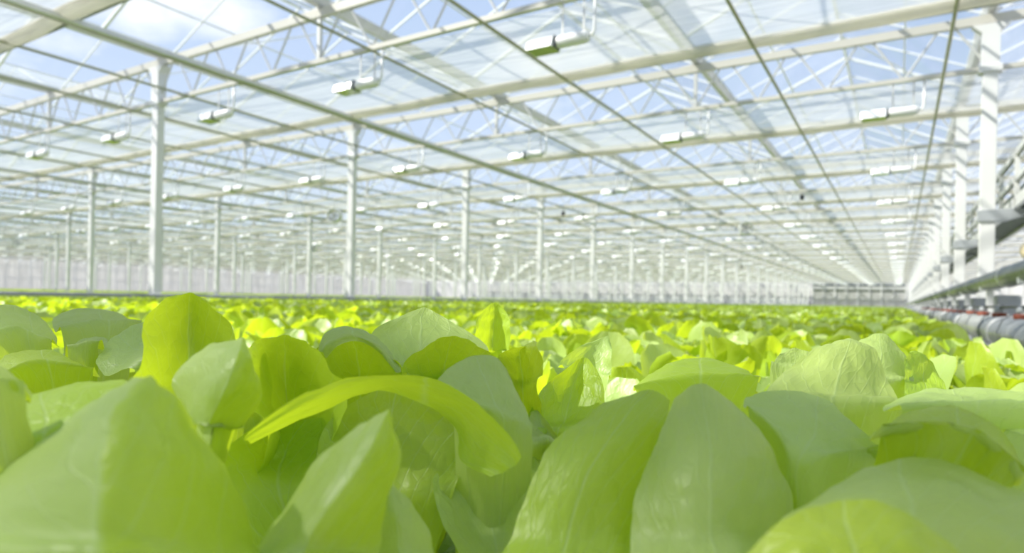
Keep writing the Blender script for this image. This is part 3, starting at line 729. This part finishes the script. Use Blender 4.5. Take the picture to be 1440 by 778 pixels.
H(Fp, [[(674, 520, .85), (694, 525, .87), (712, 520, .85)], [(668, 490, .85), (693, 490, .87), (716, 490, .85)], [(668, 455, .85), (694, 450, .87), (718, 455, .85)], [(681, 430, .86), (695, 426, .865), (709, 430, .86)]])
H(Fp, [[(715, 580, .62), (738, 585, .66), (758, 570, .62)], [(703, 525, .63), (735, 530, .67), (764, 525, .62)], [(700, 498, .64), (730, 496, .67), (760, 492, .62)], [(725, 490, .65), (745, 482, .66), (757, 476, .64)]])
H(Fp, [[(740, 640, .6), (780, 630, .62), (820, 620, .6)], [(742, 585, .63), (795, 590, .66), (848, 585, .64)], [(765, 545, .66), (805, 545, .69), (850, 545, .66)], [(800, 510, .69), (822, 503, .7), (843, 512, .68)]])
H(Fp, [[(790, 545, .78), (830, 555, .8), (850, 555, .78)], [(785, 515, .8), (825, 515, .82), (858, 530, .8)], [(810, 490, .82), (840, 488, .83), (862, 500, .81)], [(845, 474, .84), (855, 472, .84), (861, 477, .84)]], flip=True)
H(Fp, [[(740, 650, .56), (770, 640, .57), (800, 660, .56)], [(742, 600, .6), (765, 610, .61), (800, 640, .58)], [(745, 575, .62), (755, 578, .63), (770, 590, .62)]], flip=True)
Gp = hp(900, .46, 'big lettuce at the lower right centre with two broad upright leaves, one tent-shaped', 18, .72)
H(Gp, [[(700, 860, .38), (790, 860, .36), (905, 860, .38)], [(720, 750, .40), (800, 750, .385), (905, 745, .40)], [(755, 658, .42), (830, 660, .40), (925, 670, .42)], [(805, 594, .44), (870, 600, .42), (940, 602, .43)], [(858, 560, .46), (912, 548, .45), (949, 552, .45)]], rnd=.35)
H(Gp, [[(880, 860, .36), (1000, 860, .33), (1120, 860, .37)], [(888, 740, .38), (1000, 745, .35), (1114, 735, .39)], [(902, 665, .40), (1000, 665, .365), (1108, 670, .41)], [(932, 600, .42), (995, 600, .39), (1064, 600, .42)], [(948, 552, .44), (985, 540, .425), (1026, 556, .44)]], rnd=.35, flip=True)
Ip = hp(1180, .54, 'grey-green lettuce at right centre with a smooth domed leaf above wavy folds', 19, .85)
H(Ip, [[(1030, 560, .5), (1045, 575, .47), (1060, 610, .45)], [(1090, 546, .5), (1090, 595, .45), (1100, 650, .43)], [(1150, 558, .5), (1145, 610, .44), (1120, 705, .42)], [(1205, 598, .48), (1195, 635, .44), (1185, 675, .43)], [(1248, 642, .46), (1242, 650, .45), (1232, 660, .45)]], side=True, flip=True)
H(Ip, [[(1060, 600, .52), (1170, 600, .52), (1290, 600, .54)], [(1075, 557, .55), (1175, 550, .55), (1262, 567, .56)], [(1100, 524, .58), (1185, 510, .575), (1248, 530, .58)], [(1143, 493, .6), (1195, 483, .6), (1232, 495, .6)], [(1178, 479, .62), (1197, 476, .62), (1214, 480, .62)]], flip=True)
H(Ip, [[(1085, 560, .62), (1115, 560, .62), (1160, 560, .62)], [(1088, 510, .65), (1118, 508, .66), (1155, 515, .65)], [(1100, 494, .67), (1118, 489, .67), (1140, 495, .67)]], flip=True)
H(Ip, [[(1225, 568, .52), (1240, 580, .47), (1260, 610, .45)], [(1300, 549, .53), (1320, 568, .48), (1330, 610, .45)], [(1380, 545, .53), (1390, 565, .48), (1400, 610, .45)], [(1490, 547, .53), (1500, 568, .48), (1510, 610, .45)]], side=True, flip=True)
H(Ip, [[(1211, 616, .43), (1220, 621, .41), (1235, 628, .41)], [(1275, 580, .44), (1282, 605, .39), (1290, 638, .39)], [(1345, 571, .44), (1350, 610, .385), (1350, 645, .39)], [(1405, 598, .43), (1398, 640, .38), (1385, 670, .385)], [(1448, 650, .42), (1435, 680, .385), (1420, 695, .385)]], side=True)
H(Ip, [[(1365, 596, .47), (1380, 615, .44), (1395, 640, .43)], [(1425, 582, .48), (1430, 615, .44), (1435, 655, .43)], [(1500, 580, .48), (1500, 615, .44), (1500, 665, .43)]], side=True, flip=True)
Jp = hp(1320, .36, 'blurred lettuce in the bottom right corner, long leaf rims sweeping across', 20, .6)
H(Jp, [[(1030, 785, .33), (1050, 830, .31), (1090, 900, .3)], [(1115, 714, .35), (1135, 770, .31), (1160, 880, .3)], [(1215, 661, .37), (1230, 730, .32), (1250, 860, .31)], [(1310, 643, .38), (1330, 710, .33), (1350, 840, .32)], [(1400, 672, .37), (1415, 730, .33), (1440, 840, .32)], [(1500, 700, .36), (1510, 740, .34), (1520, 840, .33)]], side=True, flip=True)
H(Jp, [[(1015, 805, .28), (1050, 825, .27), (1080, 880, .27)], [(1105, 727, .285), (1125, 785, .26), (1150, 870, .26)], [(1185, 704, .29), (1200, 775, .26), (1220, 870, .26)], [(1270, 716, .285), (1290, 785, .26), (1300, 870, .26)], [(1375, 790, .28), (1380, 820, .27), (1390, 880, .27)]], side=True)
Kp = hp(1250, .84, 'bright sunlit lettuce right of the domed leaf with a glowing yellow-green pointed leaf', 21, 1.0)
H(Kp, [[(1205, 570, .74), (1240, 570, .74), (1282, 560, .76)], [(1180, 520, .76), (1240, 522, .75), (1280, 530, .78)], [(1188, 490, .8), (1238, 487, .79), (1274, 500, .8)], [(1212, 474, .82), (1237, 469, .82), (1257, 475, .82)]], flip=True)
H(Kp, [[(1268, 590, .72), (1300, 595, .72), (1340, 585, .74)], [(1270, 532, .75), (1300, 532, .77), (1330, 548, .76)], [(1275, 502, .77), (1297, 502, .78), (1317, 517, .78)], [(1278, 495, .78), (1287, 493, .78), (1298, 497, .78)]])
Lp = hp(985, .84, 'sunlit lettuce in the middle right with a long flat yellow-rimmed leaf', 22, .95)
H(Lp, [[(883, 552, .8), (890, 552, .76), (898, 562, .74)], [(925, 517, .84), (935, 532, .79), (940, 556, .76)], [(985, 503, .86), (985, 524, .8), (985, 552, .77)], [(1045, 518, .84), (1037, 530, .8), (1030, 548, .78)], [(1078, 540, .82), (1070, 542, .81), (1062, 547, .8)]], side=True)
Mp = hp(420, .98, 'lettuce behind the tall upright leaf, half hidden, left of centre', 23, 1.0)

# ---- the rest of the crop
SP = .235
cand = []
def skip(x, y):
    if math.hypot(x + 1.12, y - 2.35) < .2 or math.hypot(x + .62, y - 2.05) < .10: return True
    return any(math.hypot(x - h.location.x, y - h.location.y) < .17 for h in HP)
rnd_ = random.Random(5)
i = 0
for bi, (a, b) in enumerate(beds):
    x = b - (.23 if bi == 0 else .13); ii = 0
    while x > a + .1:
        y = .1 + (ii % 2) * SP / 2
        st = SP
        while y < Y1 - 4:
            px_, py_ = x + rnd_.uniform(-.02, .02), y + rnd_.uniform(-.02, .02)
            p = Vector((px_, py_, 0)); d = p.dot(FW)
            keep = True
            if d > 40 and rnd_.random() < .5: keep = False
            if keep and d > .5 and abs(p.dot(RT) / d * FPX) < CX + 130 and not skip(px_, py_):
                cand.append((math.hypot(px_, py_), px_, py_, bi))
            y += SP
        x -= SP * .9; ii += 1
cand.sort()
near = [c for c in cand if c[0] < 12][:300 - len(HP)]
protos = []
for s in range(4):
    c = empty('lettuce'); build_head(40 + s, c, 1.0, nu=12, nv=9); protos.append(c)
singles = [head_single(60 + s, 9, 7, (5, 6, 6)) for s in range(4)]
used_p = set(); byarea = {}; lmc = {}
LM = [(-60, 'beyond the left edge of the picture'), (40, 'behind the folded sage leaf at the left edge'), (150, 'behind the broad smooth sage leaf on the left'), (265, 'straight behind the tallest upright leaf'), (390, 'between the tallest leaf and the pale arched rim'), (500, 'behind the pale arched leaf rim'), (600, 'straight behind the peaked grey-green leaf'), (694, 'behind the upright round yellow leaf'), (780, 'just right of the upright round yellow leaf'), (870, 'behind the bare patch of raft'), (985, 'behind the long flat yellow-rimmed leaf'), (1100, 'left of the smooth domed leaf'), (1195, 'straight behind the smooth domed leaf'), (1290, 'behind the glowing pointed leaf on the right'), (1390, 'close beside the bare raft edge and grey pipe'), (1500, 'at the far right beyond the frame')]
def where(n, x, y):
    d = Vector((x, y, 0)).dot(FW); u = Vector((x, y, 0)).dot(RT) / d * FPX
    return u, d
for n, (dd, x, y, bi) in enumerate(near):
    u, d = where(n, x, y); s = n % 4; sc = .92 + .36 * rnd_.random()
    if n < 85:
        if s in used_p: o = copy_tree(protos[s])
        else: o = protos[s]; used_p.add(s)
    else:
        o = bpy.data.objects.new('lettuce', singles[s]); COL.objects.link(o)
    o.location = (x, y, ZB + .001); o.rotation_euler = (rnd_.uniform(-.12, .12), rnd_.uniform(-.12, .12), rnd_.uniform(0, 6.3)); o.scale = (sc, sc, sc * rnd_.uniform(.9, 1.1))
    zone = 'far left' if u < -480 else 'left' if u < -180 else 'centre' if u < 120 else 'right of centre' if u < 400 else 'right, near the grey pipes'
    dep = 'just behind the big foreground leaves' if d < 1.3 else 'in the nearer sunlit rows' if d < 2.2 else 'in the middle rows' if d < 3.6 else 'in the blurred rows farther back'
    key = (dep, zone); byarea[key] = byarea.get(key, 0) + 1
    lab = 'bright green butterhead lettuce %s, %s' % (dep, zone)
    if d < 3.6:
        pxx = u + CX; lm = min(LM, key=lambda t: abs(t[0] - pxx)); lmc[lm[1]] = lmc.get(lm[1], 0) + 1
        lab = '%s green lettuce back %s' % (ORD[lmc[lm[1]] - 1].replace('nearest', 'first'), lm[1])
    tag(o, lab, 'lettuce', 'lettuces %s, %s' % (dep, zone))
# everything farther away: one crop
rest = [c for c in cand[len(near):]]
me = bpy.data.meshes.new('lettuce_crop'); me.from_pydata([(c[1], c[2], ZB) for c in rest], [], [])
crop = bpy.data.objects.new('lettuce_crop', me); COL.objects.link(crop)
tag(crop, 'the sea of bright green lettuces filling the beds into the distance', 'lettuce crop', kind='stuff')



ng = bpy.data.node_groups.new('crop', 'GeometryNodeTree')
ng.interface.new_socket('Geometry', in_out='INPUT', socket_type='NodeSocketGeometry'); ng.interface.new_socket('Geometry', in_out='OUTPUT', socket_type='NodeSocketGeometry')
gi = ng.nodes.new('NodeGroupInput'); go = ng.nodes.new('NodeGroupOutput')
g2 = ng.nodes.new('GeometryNodeJoinGeometry')
src = [o for o in COL.objects if o.type == 'MESH' and o.data in singles]
seen = set(); srcs = []
for o in src:
    if o.data.name not in seen: seen.add(o.data.name); srcs.append(o)
for o in srcs[:4][::-1]:
    q = ng.nodes.new('GeometryNodeObjectInfo'); q.transform_space = 'ORIGINAL'; q.inputs['Object'].default_value = o; q.inputs['As Instance'].default_value = True
    ng.links.new(q.outputs['Geometry'], g2.inputs[0])
iop = ng.nodes.new('GeometryNodeInstanceOnPoints'); iop.inputs['Pick Instance'].default_value = True
def rnode(kind, a, b, seed):
    q = ng.nodes.new('FunctionNodeRandomValue'); q.data_type = kind
    ix = {'FLOAT_VECTOR': 0, 'FLOAT': 2, 'INT': 4}[kind]; q.inputs[ix].default_value = a; q.inputs[ix + 1].default_value = b; q.inputs['Seed'].default_value = seed
    return q.outputs[{'FLOAT_VECTOR': 0, 'FLOAT': 1, 'INT': 2}[kind]]
ng.links.new(gi.outputs[0], iop.inputs['Points']); 
# geometry-to-instance gives one instance per source; index picks among them
ng.links.new(g2.outputs[0], iop.inputs['Instance'])
ng.links.new(rnode('INT', 0, 3, 1), iop.inputs['Instance Index'])
ng.links.new(rnode('FLOAT_VECTOR', (-.12, -.12, 0), (.12, .12, 6.28), 2), iop.inputs['Rotation'])
ng.links.new(rnode('FLOAT', .92, 1.25, 3), iop.inputs['Scale'])
m2p = ng.nodes.new('GeometryNodeMeshToPoints'); ng.links.new(gi.outputs[0], m2p.inputs[0]); ng.links.new(m2p.outputs[0], iop.inputs['Points'])
ng.links.new(iop.outputs[0], go.inputs[0])
md = crop.modifiers.new('crop', 'NODES'); md.node_group = ng
print('lettuces', len(cand), len(near), 'lamps', len(pos), 'objects', len(COL.objects))
